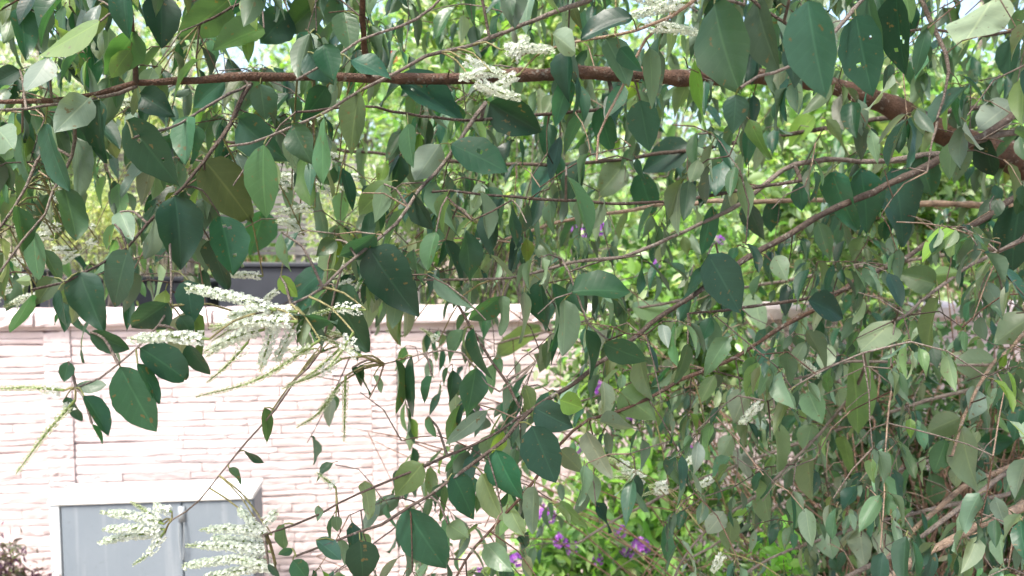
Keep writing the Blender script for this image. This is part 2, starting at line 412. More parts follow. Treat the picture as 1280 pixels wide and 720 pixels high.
# ------------------------------------------------------------------ the shrub: branches (picture column, row, depth in metres, thickness in picture pixels)
TR = np.array([1.62, 2.05, 0.0])
shrub = empty('flowering_shrub', TR, 'large arching shrub with drooping oval leaves and white flower spikes filling the foreground', 'shrub')
RED, GREY, TAN, DARK = (.125, .078, .058), (.20, .172, .15), (.33, .25, .19), (.10, .078, .066)
BR = [  # name colour, to trunk?, nodes (px, py), d0, d1, th0, th1
 ('limb', RED, 1, [(1340, 228), (1280, 205), (1180, 165), (1060, 112), (960, 97), (850, 98), (745, 92), (650, 95), (560, 99), (480, 98), (395, 95), (300, 98), (170, 106), (120, 118), (0, 128), (-70, 134)], 1.7, .86, 52, 5),
 ('branch', GREY, 0, [(172, 107), (120, 122), (60, 131), (-30, 137)], 0, .84, 5, 3),
 ('branch', DARK, 0, [(170, 105), (166, 50), (162, 0), (155, -70)], 0, .84, 7, 6),
 ('branch', RED, 0, [(460, 96), (456, 60), (453, 0), (448, -70)], 0, .9, 8, 7),
 ('branch', GREY, 1, [(1330, -120), (1000, -70), (780, -20), (736, 0), (689, 17), (632, 40), (571, 62), (531, 70), (501, 87), (434, 121), (396, 148), (336, 168), (285, 183)], 1.5, .80, 11, 3),
 ('branch', GREY, 0, [(590, -40), (541, 10), (500, 35), (450, 54), (400, 81), (370, 100)], .95, .84, 4, 3),
 ('branch', DARK, 0, [(763, 134), (702, 139), (622, 148), (544, 148), (434, 133), (370, 140)], 0, .95, 5, 3),
 ('branch', GREY, 0, [(309, 104), (249, 138), (210, 158), (166, 173)], 0, .80, 4, 3),
 ('branch', DARK, 0, [(314, 104), (279, 168), (228, 232), (185, 280), (160, 310), (123, 333), (80, 353), (40, 362)], 0, .80, 6, 3),
 ('branch', GREY, 1, [(1280, 165), (1223, 176), (1186, 193), (1085, 201), (994, 205), (929, 253), (877, 279), (822, 305), (776, 321), (736, 324), (685, 337), (635, 346), (558, 351), (520, 350)], 1.5, 1.0, 9, 3),
 ('branch', DARK, 0, [(1000, 226), (914, 241), (822, 252), (689, 252), (608, 243), (540, 240)], 1.25, 1.0, 5, 3),
 ('branch', TAN, 1, [(1290, 262), (1240, 256), (1100, 254), (1031, 250), (961, 252), (883, 253), (828, 256), (761, 266), (700, 278), (630, 300)], 1.8, 1.5, 9, 4),
 ('branch', DARK, 1, [(1290, 243), (1220, 280), (1169, 300), (1129, 324), (1085, 344), (1041, 369), (927, 384), (860, 392)], 1.45, 1.1, 9, 3),
 ('branch', DARK, 1, [(1300, 130), (1230, 168), (1110, 232), (1031, 268), (968, 304), (927, 327), (847, 382), (786, 425), (746, 455), (716, 480), (669, 508), (628, 548), (588, 582), (558, 606), (511, 632), (474, 653), (417, 676), (370, 695)], 1.5, .84, 11, 3),
 ('branch', GREY, 1, [(1310, 285), (1246, 316), (1172, 359), (1119, 400)], 1.35, 1.15, 6, 4),
 ('branch', RED, 0, [(1080, 345), (1015, 388), (974, 408), (917, 445), (850, 475), (830, 488), (769, 515), (736, 525), (699, 559), (650, 620), (581, 700), (560, 740)], 0, 1.0, 6, 3),
 ('branch', DARK, 0, [(668, 510), (608, 549), (561, 569), (501, 596), (467, 611), (400, 641), (366, 656), (329, 669)], 0, .9, 4, 2.5),
 ('branch', TAN, 1, [(1300, 622), (1280, 632), (1219, 659), (1169, 686), (1109, 722), (1040, 770)], 1.3, 1.1, 12, 9),
 ('branch', GREY, 1, [(1300, 560), (1280, 576), (1216, 622), (1142, 680), (1082, 710), (1000, 740)], 1.35, 1.15, 7, 5),
 ('branch', TAN, 1, [(1300, 565), (1270, 580), (1203, 612), (1132, 673), (1090, 720)], 1.6, 1.5, 8, 5),
 ('branch', GREY, 0, [(1060, 500), (961, 606), (910, 643), (870, 680), (840, 730)], 1.4, 1.3, 4, 3),
 ('branch', GREY, 0, [(605, 131), (581, 165), (545, 215), (521, 240), (494, 280), (464, 304), (427, 337), (403, 361), (363, 381), (320, 392)], 0, .82, 6, 3),
 ('branch', GREY, 0, [(205, 258), (212, 300), (214, 340), (213, 384), (198, 408), (168, 438), (124, 473), (95, 485)], 0, .78, 3.5, 2.5),
 ('branch', GREY, 0, [(90, 195), (67, 237), (57, 267), (30, 300), (0, 340)], .95, .9, 4, 2.5),
 ('branch', GREY, 0, [(60, 180), (30, 233), (0, 280), (-30, 320)], .95, .92, 4, 3),
 ('branch', DARK, 0, [(560, 352), (588, 411), (615, 452), (632, 478), (650, 510)], 0, 1.0, 3, 4),
 ('branch', GREY, 0, [(1140, -60), (1152, 0), (1176, 50), (1186, 87), (1169, 161), (1159, 215)], 1.25, 1.2, 8, 2),
 ('branch', GREY, 1, [(1300, -160), (1150, -60), (1082, 0), (1045, 37), (998, 81), (947, 97), (925, 110)], 1.1, .72, 7, 4),
 ('branch', DARK, 1, [(1300, 32), (1280, 37), (1219, 44), (1150, 36), (1080, 50)], 1.5, 1.4, 5, 3),
 ('branch', TAN, 0, [(840, 20), (808, 50), (776, 111), (749, 168), (746, 201)], .95, .95, 4, 3),
 ('branch', TAN, 0, [(900, -30), (840, 20), (796, 37), (719, 54), (690, 60)], .9, .95, 6, 3),
 ('branch', GREY, 0, [(425, 340), (400, 440), (372, 470), (345, 510), (310, 550), (275, 595), (248, 625), (215, 650)], 0, 1.05, 3, 2),
 ('branch', DARK, 0, [(1000, 40), (930, -10), (905, -60)], .78, .8, 4, 5),
 ('branch', GREY, 0, [(930, 5), (893, -5), (860, -40)], .78, .8, 4, 4),
 ('branch', DARK, 0, [(560, 245), (590, 275), (640, 250)], 1.0, 1.0, 3, 2),
 ('branch', GREY, 0, [(700, 325), (720, 365), (735, 405), (760, 425)], 1.0, 1.0, 3, 2.5),
 ('branch', GREY, 0, [(670, 450), (625, 490), (580, 440), (530, 440), (480, 455)], 1.0, .92, 3, 2),
 ('branch', TAN, 1, [(1310, 395), (1262, 436), (1240, 455), (1205, 520), (1190, 570)], 1.4, 1.3, 6, 3),
 ('branch', GREY, 0, [(1240, 455), (1140, 455), (1060, 450), (1010, 470), (950, 480)], 1.4, 1.3, 4, 3),
 # inner stems, deeper in the shrub
 ('branch', GREY, 1, [(1350, 300), (1100, 330), (800, 385), (620, 430)], 2.0, 2.1, 6, 3),
 ('branch', GREY, 1, [(1350, 450), (1100, 520), (850, 610), (720, 680)], 2.0, 2.0, 6, 3),
 ('branch', DARK, 1, [(1350, 120), (1100, 150), (700, 205), (350, 180), (60, 175)], 2.0, 1.7, 7, 3),
 ('branch', DARK, 1, [(1350, -60), (900, -110), (300, -80), (0, -50)], 1.9, 1.3, 18, 5),
 ('branch', GREY, 1, [(1350, 600), (1150, 640), (980, 690), (900, 740)], 1.8, 1.6, 6, 3),
 ('branch', GREY, 1, [(1350, 520), (1150, 580), (1000, 620), (860, 700)], 2.3, 2.2, 6, 3),
 ('branch', DARK, 0, [(900, -110), (600, -60), (350, -10), (250, 30)], 1.6, 1.2, 7, 3),
]
SAMP = []                                                            # (px, py, d, x, y, z) along every branch
def samples(): return np.concatenate(SAMP) if SAMP else None
for name, colr, toT, nodes, d0, d1, t0, t1 in BR:
    P2 = np.array(nodes, float); s = np.concatenate([[0], np.cumsum(np.linalg.norm(np.diff(P2, axis=0), axis=1))]); s /= s[-1]
    S = samples()
    head = None
    if not toT:
        ref = S; q = np.hypot(ref[:, 0] - P2[0, 0], ref[:, 1] - P2[0, 1]) + (40 * abs(ref[:, 2] - d0) if d0 else 0); k = q.argmin()
        if d0 == 0: d0 = ref[k, 2]
        head = ref[k, 3:6]
    ln = []
    for i, (x, y) in enumerate(P2):
        if toT: u = s[i] ** .8
        else: u = s[i]
        d = d0 + (d1 - d0) * u; ln.append([*at(x, y, d), .5 * (t0 + (t1 - t0) * s[i] ** (.35 if name == 'limb' else .8)) * d / F])
    if toT:
        e = np.array(ln[0]); zz = np.clip(e[2] - .1, .35, 2.3); tp = np.array([TR[0] + .05 * math.sin(zz * 5), TR[1] + .05 * math.cos(zz * 4), zz])
        mid = (e[:3] + tp) / 2 + np.array([0, 0, .04]); ln = [[*tp, e[3] * 1.25], [*mid, e[3] * 1.1]] + ln
    elif np.linalg.norm(head - ln[0][:3]) > .004:
        hd = head - np.array(ln[0][:3])
        if np.linalg.norm(hd) > .12: ln = [[*head, ln[0][3]], [*((head + np.array(ln[0][:3])) / 2 + np.array([0, 0, .02])), ln[0][3]]] + ln
        else: ln = [[*head, ln[0][3]]] + ln
    L = smooth_line(ln, .022, .0013)
    mb = MB(); tube(mb, L, 10 if name == 'limb' else 7, colr, .10 if name == 'limb' else .08)
    mb.build(name, M_bark, shrub)
    pr = np.array([proj(p) for p in L[:, :3]]); SAMP.append(np.concatenate([pr, L[:, :3]], 1))
    if name == 'limb':
        pass
mb = MB()
for k in range(5):
    a = k * 1.26; r = .05 + .02 * (k % 2)
    L = smooth_line([[TR[0] + .12 * math.cos(a), TR[1] + .12 * math.sin(a), -.05, r], [TR[0] + .09 * math.cos(a), TR[1] + .09 * math.sin(a), .4, r * .9],
                     [TR[0] + .05 * math.sin(5 * 1.0) + .05 * math.cos(a), TR[1] + .05 * math.cos(a), 1.0, r * .8], [TR[0] + .05 * math.sin(8.) + .03 * math.cos(a), TR[1] + .05 * math.cos(6.) + .03 * math.sin(a), 1.7, r * .7], [TR[0] + .06 * math.cos(a), TR[1] + .06 * math.sin(a), 2.35, r * .5]], .05, .004)
    tube(mb, L, 10, RED, .08)
mb.build('trunk', M_bark, shrub)

# hand-placed leaves: base, tip, width in picture pixels, tone
HL = '''125 27 47 72 26 Y;200 -8 203 60 42 D;60 72 33 117 24 G;25 88 -8 105 22 D;112 122 68 165 40 G;124 125 126 205 34 D;176 118 218 145 36 D;158 150 225 235 50 D;282 100 240 135 30 D;298 148 358 205 46 D
408 108 378 152 28 D;385 65 418 105 40 D;170 40 130 95 38 M;163 63 138 97 22 Y;330 35 265 60 32 M;285 0 222 52 45 M;360 15 325 55 45 D;400 0 355 45 40 M;57 155 82 240 24 D;28 165 38 240 11 M;95 172 100 250 26 M;140 185 147 225 12 D
-5 160 20 190 22 G;235 145 230 205 26 M;325 105 332 150 34 M;365 155 390 205 32 M;405 145 402 238 20 M;255 200 322 283 60 O;330 180 330 275 36 M;218 245 228 337 56 D;275 270 293 345 46 D;330 262 312 322 38 D;160 312 140 385 34 D
100 340 128 415 44 D;113 415 162 438 28 D;210 378 162 412 34 D;235 350 240 405 34 D;175 435 240 478 44 D;225 395 240 418 22 D;235 430 262 470 20 D;262 300 285 362 28 D;143 280 133 312 11 M;150 265 165 300 26 G;197 265 183 325 22 M
68 347 45 382 26 M;40 368 14 418 13 D;73 362 84 413 12 D;38 351 20 351 14 Y;42 288 47 352 22 M;22 258 30 315 22 M;80 235 97 300 32 M;352 290 362 340 14 M;405 338 363 375 28 D;362 390 422 403 18 D;415 358 458 442 50 D;338 396 356 400 9 Y
150 458 194 541 48 D;172 455 202 504 13 D;82 497 102 527 14 D;105 495 138 544 22 D;115 530 129 556 8 D;85 452 80 478 18 D;95 482 134 482 18 M;497 97 585 150 46 D;612 128 678 165 46 D;563 180 636 215 42 D;550 180 518 228 40 G
450 115 435 195 34 O;510 155 515 210 22 M;757 48 788 108 34 M;812 60 817 136 24 M;750 135 765 192 30 D;800 125 812 190 40 D;775 60 802 90 22 D;438 75 490 98 22 D;405 55 418 102 34 D;430 15 440 66 34 M;790 22 725 47 26 D;690 42 722 66 22 G
700 170 688 230 16 D;690 205 665 255 18 D;455 185 452 235 16 M;780 205 745 250 36 G;862 180 800 215 40 D;800 215 816 270 34 D;708 220 742 300 20 M;752 245 738 290 14 M;893 5 920 118 62 M;868 70 882 165 14 Y;920 118 917 168 32 D
945 0 970 90 36 M;1010 0 1030 125 62 D;1070 20 1090 122 52 D;1120 -8 1130 95 40 D;1085 -10 1097 72 30 M;1132 -15 1138 30 18 O;985 55 995 110 30 D;1240 0 1203 58 36 G;1265 128 1218 165 40 G;1263 48 1262 100 26 D;1205 108 1160 160 24 D
1232 172 1240 222 28 D;1150 195 1165 245 38 D;1018 145 985 185 26 Y;885 318 927 392 50 D;890 258 878 320 22 D;935 252 953 303 24 D;962 250 965 292 22 D;1040 215 1068 290 36 D;1075 210 1088 295 40 D;1115 210 1135 310 46 D;998 228 1003 265 22 D
1250 248 1222 282 26 D;1275 255 1262 340 46 D;1170 355 1120 340 36 O;1168 345 1200 340 20 Y;1172 372 1155 442 22 O;1246 452 1188 457 40 O;1290 395 1240 430 40 O;1010 375 1058 398 28 D;1115 402 1075 440 28 G;968 320 985 352 22 G;1035 430 1030 465 20 G
1008 412 1035 460 20 M;1065 450 1075 545 34 O;942 365 953 415 22 G;462 310 521 397 60 D;470 292 423 325 28 D;515 240 540 290 26 D;545 225 570 300 22 M;580 285 591 360 21 D;557 300 577 357 14 D;630 248 608 322 25 D;658 250 648 300 15 M
687 250 690 293 15 M;638 250 646 312 9 D;545 290 532 338 24 M;517 312 528 358 12 M;675 350 683 415 28 D;693 355 695 440 20 D;715 365 790 362 34 D;705 375 705 445 24 M;625 370 585 402 24 M;675 408 621 445 22 O;628 370 630 420 18 M;580 412 560 455 18 M
733 412 738 475 18 D;755 430 810 452 30 D;592 410 612 478 16 D;595 458 583 528 30 D;655 365 655 430 12 O;790 385 840 385 26 O;665 532 695 604 50 D;668 510 717 535 40 D;620 562 650 628 40 D;565 592 594 650 34 D;507 633 558 715 50 D
603 592 626 652 26 O;528 580 492 622 36 O;455 602 464 648 18 O;450 675 455 730 42 D;395 675 428 700 22 D;668 608 665 668 22 G;635 630 655 673 22 G;733 540 763 600 26 G;700 562 728 590 26 O;608 680 640 715 30 G;560 655 585 672 26 O
775 490 820 525 44 O;700 500 730 510 30 Y;750 528 800 535 16 G;330 510 336 555 17 M;305 563 331 580 9 D;286 585 302 605 9 M;365 685 347 695 10 D;366 700 385 725 24 D;335 705 350 722 8 D;355 655 354 690 15 M;398 632 397 652 9 M;420 645 422 665 14 M
935 488 915 530 26 G;1010 490 1028 530 30 G;968 525 975 590 18 O;1015 530 1005 565 28 O;1010 570 1014 625 18 O;1055 545 1065 596 14 O;1200 522 1158 540 32 O;1202 532 1218 618 32 O;1220 485 1212 525 20 G;1182 550 1168 592 24 M;1163 592 1166 635 22 M
1220 555 1270 550 30 D;922 560 938 600 22 G;915 545 900 575 20 G;955 610 960 655 20 O;905 640 883 668 22 G;915 648 910 690 20 O;1082 635 1090 662 24 G;1035 665 1040 700 28 G;1075 660 1080 708 26 G;1098 662 1108 700 24 G;1252 668 1252 710 16 G
455 455 450 485 10 M;467 470 478 492 9 M;495 450 498 520 13 M;515 445 512 525 14 D;540 470 530 505 12 D;440 460 465 492 8 D;535 520 545 548 12 M;350 345 372 372 20 Y;382 395 372 430 12 M;398 400 402 440 12 D;375 400 380 440 10 G
880 335 848 400 14 D;860 430 845 480 16 M;800 450 812 500 20 O;420 300 395 320 22 M;395 240 408 300 16 M;365 250 372 290 18 M;480 230 470 280 22 M;430 240 425 290 18 M;600 240 612 300 16 M;560 240 552 290 14 O;730 250 722 290 14 M'''
holes_at = {64: [(4, 3)], 66: [(9, 6), (8, 6)], 128: [(15, 8)], 155: [(3, 7)]}
_r = random.Random(3)
for k_ in (8, 31, 93, 94, 95, 119, 126, 191): holes_at.setdefault(k_, [(_r.randint(3, 15), _r.randint(2, 7)) for _ in range(_r.choice((1, 2, 2, 3)))])
leaves = []                                                          # (score, builder data)
S0 = samples(); twigs = MB(); TW = []
def petiole(mb, a, b, r=.0009, col=TAN, sag=.3):
    dist = np.linalg.norm(b - a); mid = (a + b) / 2 + np.array([0, 0, dist * sag * .4])
    tube(mb, smooth_line([[*a, r * 1.25], [*mid, r], [*b, r * .9]], max(.006, dist / 5)), 4, col)
hl = [tuple(x.split()) for x in HL.replace('\n', ';').split(';')]
for k, h in enumerate(hl):
    bx, by, tx, ty, wpx = map(float, h[:5]); tn = h[5]
    lp = math.hypot(tx - bx, ty - by)
    want = .078 * F / max(lp, wpx * 1.5) if lp > 55 else None
    q = np.hypot(S0[:, 0] - bx, S0[:, 1] - by)
    if want: q = q + 25 * abs(S0[:, 2] - want)
    else: q = q + 8 * abs(S0[:, 2] - 1.0)
    i = q.argmin(); d = S0[i, 2] + rng.normal(0, .012)
    pd = math.hypot(S0[i, 0] - bx, S0[i, 1] - by)
    if want and pd > 25: d = np.clip(want, d - .15, d + .15)
    L = lp * d / F
    tilt = {'D': rng.uniform(-.1, .35), 'M': rng.uniform(-.3, .3), 'G': rng.uniform(-.75, -.4), 'O': rng.uniform(-.1, .5), 'Y': rng.uniform(0, .4)}[tn]
    B = at(bx, by, d); T = at(tx, ty, d + tilt * L); L = np.linalg.norm(T - B)
    a = nrm(T - B); v = nrm((B + T) / 2 - CAM); n = nrm(-(v - a * (v @ a)))
    ratio = wpx / lp; nat = .64
    if ratio < nat * .97:
        ph = math.acos(ratio / nat) * random.choice((-1, 1)); Wd = nat * L
    else: ph = 0; Wd = wpx * d / F
    n = n * math.cos(ph) + np.cross(a, n) * math.sin(ph)
    flip = (tn in 'GO' and random.random() < .75) or (tn == 'Y' and random.random() < .5) or (tn == 'M' and random.random() < .25)
    if flip: n = -n
    curl = rng.uniform(.02, .38)
    V, f, ts = leaf_grid(L, Wd, 12 if k + 1 not in holes_at else 20, 6 if k + 1 not in holes_at else 10, rng.uniform(.05, .45), curl, rng.uniform(0, .2), rng.normal(0, .12), 1000 + k,
                         ragged=.16 if k + 1 in (28, 38) else 0, holes=holes_at.get(k + 1, ()))
    Bs = basis(a, n + a * 0); Bs = basis(a * 1.0 + n * curl * .28, n)
    leaves.append([1e9, V @ Bs.T + B, f, ts, tone(tn), B, S0[i, 3:6], pd])

# ------------------------------------------------------------------ side twigs and their leaves
DEN = np.array([[.62, .62, .7, .8, .8, .7, .4, .3, .4, .5, .55, .75, .85, .85, .6, .6], [.6, .65, .7, .6, .7, .5, .5, .45, .6, .75, .7, .45, .5, .5, .5, .6],
 [.7, .7, .7, .55, .5, .75, .75, .75, .8, .8, .65, .3, .45, .6, .65, .7], [.65, .3, .6, .45, .3, .6, .75, .75, .75, .4, .4, .5, .6, .65, .65, .7],
 [.35, .35, .3, .12, .25, .45, .5, .5, .55, .5, .55, .65, .65, .65, .7, .75], [.0, .08, .08, .0, .05, .2, .32, .36, .5, .6, .7, .65, .75, .8, .8, .8],
 [0, 0, 0, 0, .05, .08, .18, .34, .45, .5, .6, .75, .8, .85, .85, .85], [0, 0, 0, 0, .03, .12, .35, .45, .35, .22, .4, .65, .8, .85, .85, .85], [0, 0, 0, .0, .12, .3, .4, .3, .2, .15, .3, .6, .8, .85, .8, .8]])
def den(px, py):
    if py < 0: return .7 if px > -100 else .3
    if px < 0: return DEN[min(8, int(py / 80)), 0]
    if px >= 1280: return .8
    if py >= 720: return DEN[8, int(px / 80)]
    gx, gy = min(max(px / 80 - .5, 0), 14.999), min(max(py / 80 - .5, 0), 7.999); i, j = int(gy), int(gx); u, v = gx - j, gy - i
    return (DEN[i, j] * (1 - u) + DEN[i, j + 1] * u) * (1 - v) + (DEN[i + 1, j] * (1 - u) + DEN[i + 1, j + 1] * u) * v
ALLP = S0[:, 3:6]
HC = np.array([[*proj(l[1].mean(0)), .42 * np.linalg.norm(l[1].max(0) - l[1].min(0)) * F / proj(l[5])[2]] for l in leaves])   # keep a clear space before each big leaf
def dleaf(P, tw, L, kind=None, az=None):
    """a hanging leaf at P on a twig running along tw"""
    if az is None: az = rng.uniform(0, 6.283)
    side = np.array([math.cos(az), math.sin(az), 0])
    a = nrm(np.array([0, 0, -1.0]) * rng.uniform(.5, 1.4) + side * rng.uniform(.1, .8) + tw * .35)
    n = nrm(np.cross(np.cross(a, side + np.array([0, 0, .8])), a))
    if rng.uniform() < .25: n = nrm(np.array([rng.normal(), rng.normal(), rng.normal()]))
    px, py, d = proj(P + a * L * .5)
    hit = (np.hypot(HC[:, 0] - px, HC[:, 1] - py) < HC[:, 3] * .85 + .15 * L * F / max(d, .3)) & (d < HC[:, 2] + .02) & (HC[:, 3] > 18)
    if d > .5 and hit.any(): return
    if kind is None:
        x = rng.uniform(); right = px > 640 and py > 230
        kind = ('D' if x < .45 else 'M' if x < .66 else 'O' if x < .80 else 'G' if x < .98 else 'Y') if right else ('D' if x < .44 else 'M' if x < .70 else 'O' if x < .83 else 'G' if x < .96 else 'Y')
    curl = rng.uniform(.05, .65)
    V, f, ts = leaf_grid(L, L * rng.uniform(.28, .52), 6, 4, rng.uniform(.1, .8), curl, rng.uniform(0, .4), rng.normal(0, .3), int(rng.integers(1e9)))
    st = P + nrm(a + np.array([0, 0, .6])) * .008
    leaves.append([L * L / (d * d) if (0 < px < 1280 and 0 < py < 720) and py > -20 else 0, V @ basis(a, n).T + st, f, ts, tone(kind), st, P, 10])
NTW, made = 1400, 0
for it in range(16000):
    if made >= NTW: break
    px, py = rng.uniform(-80, 1340), rng.uniform(-140, 780)
    if rng.uniform() > den(px, py) * 1.1: continue
    inner = rng.uniform() < .8
    d = rng.uniform(1.15, 2.25) if inner else rng.uniform(.9, 1.25)
    if px < 480: d = min(d, rng.uniform(.95, 1.8))
    rt = px > 640 and py > 230
    if not rt and rng.uniform() < .22: continue
    P = at(px, py, d)
    dv = ALLP - P; dist = np.linalg.norm(dv, axis=1); c = dist + .35 * np.maximum(0, -dv[:, 2]) + .25 * np.maximum(0, -dv[:, 0])
    i = c.argmin(); D = dist[i]
    if D < .05 or D > .55: continue
    A = ALLP[i]; mid = (A + P) / 2 + np.array([0, 0, D * rng.uniform(.02, .16)]) + rng.normal(0, .03, 3) * D
    r0 = .0010 + .0022 * D
    L = smooth_line([[*A, r0], [*mid, r0 * .8], [*P, .0008]], .03, .0012)
    tube(twigs, L, 4, np.array(random.choice((GREY, GREY, TAN, DARK, RED))) * random.uniform(.7, 1.2))
    ALLP = np.concatenate([ALLP, L[2:, :3]]); made += 1
    T = np.gradient(L[:, :3], axis=0); n = len(L); s = 0; nxt = rng.uniform(.0, .03) + D * .15
    seg = np.linalg.norm(np.diff(L[:, :3], axis=0), axis=1)
    for j in range(1, n):
        s += seg[j - 1]
        if s > nxt or j == n - 1:
            nxt = s + rng.uniform(.02, .04)
            az0 = math.atan2(T[j, 1], T[j, 0]) + 1.57 + rng.normal(0, .5)
            for q in range(2 + (j == n - 1)):
                p = L[j, :3] + rng.normal(0, .004, 3); ll = rng.uniform(.026, .060) if rt else rng.uniform(.036, .074)
                x, y, dd = proj(p + np.array([0, 0, -ll * .5]))
                if dd < .85 or rng.uniform() > min(1, den(x, y) * 1.5 + .02): continue
                dleaf(p, nrm(T[j]), ll, None, az0 + q * 3.14 if q < 2 else None)
# leaves along the traced branches
for i in range(0, len(S0), 2):
    if S0[i, 2] > 1.9 or rng.uniform() < .62: continue
    p = S0[i, 3:6]; ll = rng.uniform(.04, .075); x, y, dd = proj(p - np.array([0, 0, ll * .5]))
    if rng.uniform() > den(x, y) * 1.2 - .12 or dd < .8 or not (-60 < x < 1330): continue
    dleaf(p + rng.normal(0, .004, 3), np.array([-1., 0, 0]), ll)
# unseen crown twigs and leaves, added overhead to shade the shrub below
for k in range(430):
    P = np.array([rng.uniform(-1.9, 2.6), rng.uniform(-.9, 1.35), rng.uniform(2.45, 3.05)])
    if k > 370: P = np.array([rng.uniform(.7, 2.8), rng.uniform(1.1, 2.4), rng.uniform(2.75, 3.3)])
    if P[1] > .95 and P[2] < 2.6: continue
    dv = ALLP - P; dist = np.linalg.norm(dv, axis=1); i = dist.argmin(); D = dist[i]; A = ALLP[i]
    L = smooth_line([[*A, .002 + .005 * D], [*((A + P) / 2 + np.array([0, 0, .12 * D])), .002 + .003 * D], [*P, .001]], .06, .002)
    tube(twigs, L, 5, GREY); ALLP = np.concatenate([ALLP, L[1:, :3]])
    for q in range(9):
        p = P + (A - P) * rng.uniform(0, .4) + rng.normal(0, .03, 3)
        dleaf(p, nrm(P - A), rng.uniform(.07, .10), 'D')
leaves.sort(key=lambda l: -l[0]); mass = MB()
for k, (sc, V, f, ts, c, B, A, pd) in enumerate(leaves):
    if k < 300:
        mb = MB(); mb.add(V, f, c, ts)
        if pd < 26: 
            pm = MB(); petiole(pm, A, B); mb.add(pm.v[0], pm.f[0], np.array([.12, .14, .06]))
        else:
            petiole(twigs, A, B, .0014, GREY, .5)
        mb.build('leaf', M_leaf, shrub, origin=B)
    else:
        mass.add(V, f, c, ts)
        pm = MB(); petiole(twigs, A, B, .0007, (.14, .13, .07))
mass.build('foliage', M_leaf, shrub, kind='stuff'); twigs.build('twigs', M_bark, shrub, kind='stuff')
print('LEAVES', len(leaves), 'hand', len(hl), 'twigs', made)

# ------------------------------------------------------------------ white flower spikes of the shrub
def floret(mb, P, out, size, col):
    out = nrm(out); x = nrm(np.cross(out, np.array([.3, .5, .8]))); y = np.cross(out, x)
    np_ = 5; V = [P - out * size * .5]; ph = rng.uniform(0, 6.28)
    for q in range(np_):
        a = ph + q * 2 * math.pi / np_
        for da, rr, up in ((-.5, .62, .35), (0, 1.05, .22), (.5, .62, .35)):
            V.append(P + (x * math.cos(a + da) + y * math.sin(a + da)) * size * rr + out * size * up)
    f = [[0, 1 + q * 3, 2 + q * 3, 3 + q * 3] for q in range(np_)]
    mb.add(np.array(V), f, col)
def spike(b, t, d, open_=1.0, bow=0.0, dens=1.0, size=.0027, dt=0.0):
    B = at(*b, d); T = at(*t, d + dt); ln = np.linalg.norm(T - B); side = np.array([0, 0, 1.0])
    L = smooth_line([[*B, .0016], [*((B + T) / 2 + side * bow * ln), .0013], [*T, .0005]], .006)
    m1 = MB(); tube(m1, L, 5, (.22, .30, .10)); sp_ = m1.build('flower_spike', M_petal, shrub)
    m2 = MB(); n = int(ln * 1900 * dens)
    for q in range(n):
        u = .06 + .94 * q / n; i = min(int(u * (len(L) - 1)), len(L) - 2); p = L[i, :3] + (L[i + 1, :3] - L[i, :3]) * (u * (len(L) - 1) - i); tg = nrm(L[i + 1, :3] - L[i, :3])
        az = q * 2.4 + rng.normal(0, .3); x = nrm(np.cross(tg, np.array([.2, .9, .3]))); y = np.cross(tg, x)
        out = nrm(x * math.cos(az) + y * math.sin(az) + tg * .35)
        full = u < open_ - rng.uniform(0, .15)
        sz = size * (rng.uniform(.85, 1.2) if full else rng.uniform(.55, .8) * (1.1 - .5 * u))
        c = (np.array((.84, .88, .81)) * (1 - .5 * u) + np.array((.62, .74, .52)) * .5 * u) * rng.uniform(.92, 1.05) if full else np.array((.60, .68, .42)) * rng.uniform(.85, 1.1)
        floret(m2, p + out * (rng.uniform(.0035, .0068) if full else .003) * (1.2 - .5 * u), out + rng.normal(0, .25, 3), sz, c)
    m2.build('florets', M_petal, sp_)
    A = samples()[:, 3:6]; j = np.linalg.norm(A - B, axis=1).argmin()
    if np.linalg.norm(A[j] - B) > .006: stalks.append((A[j], B))
stalks = []
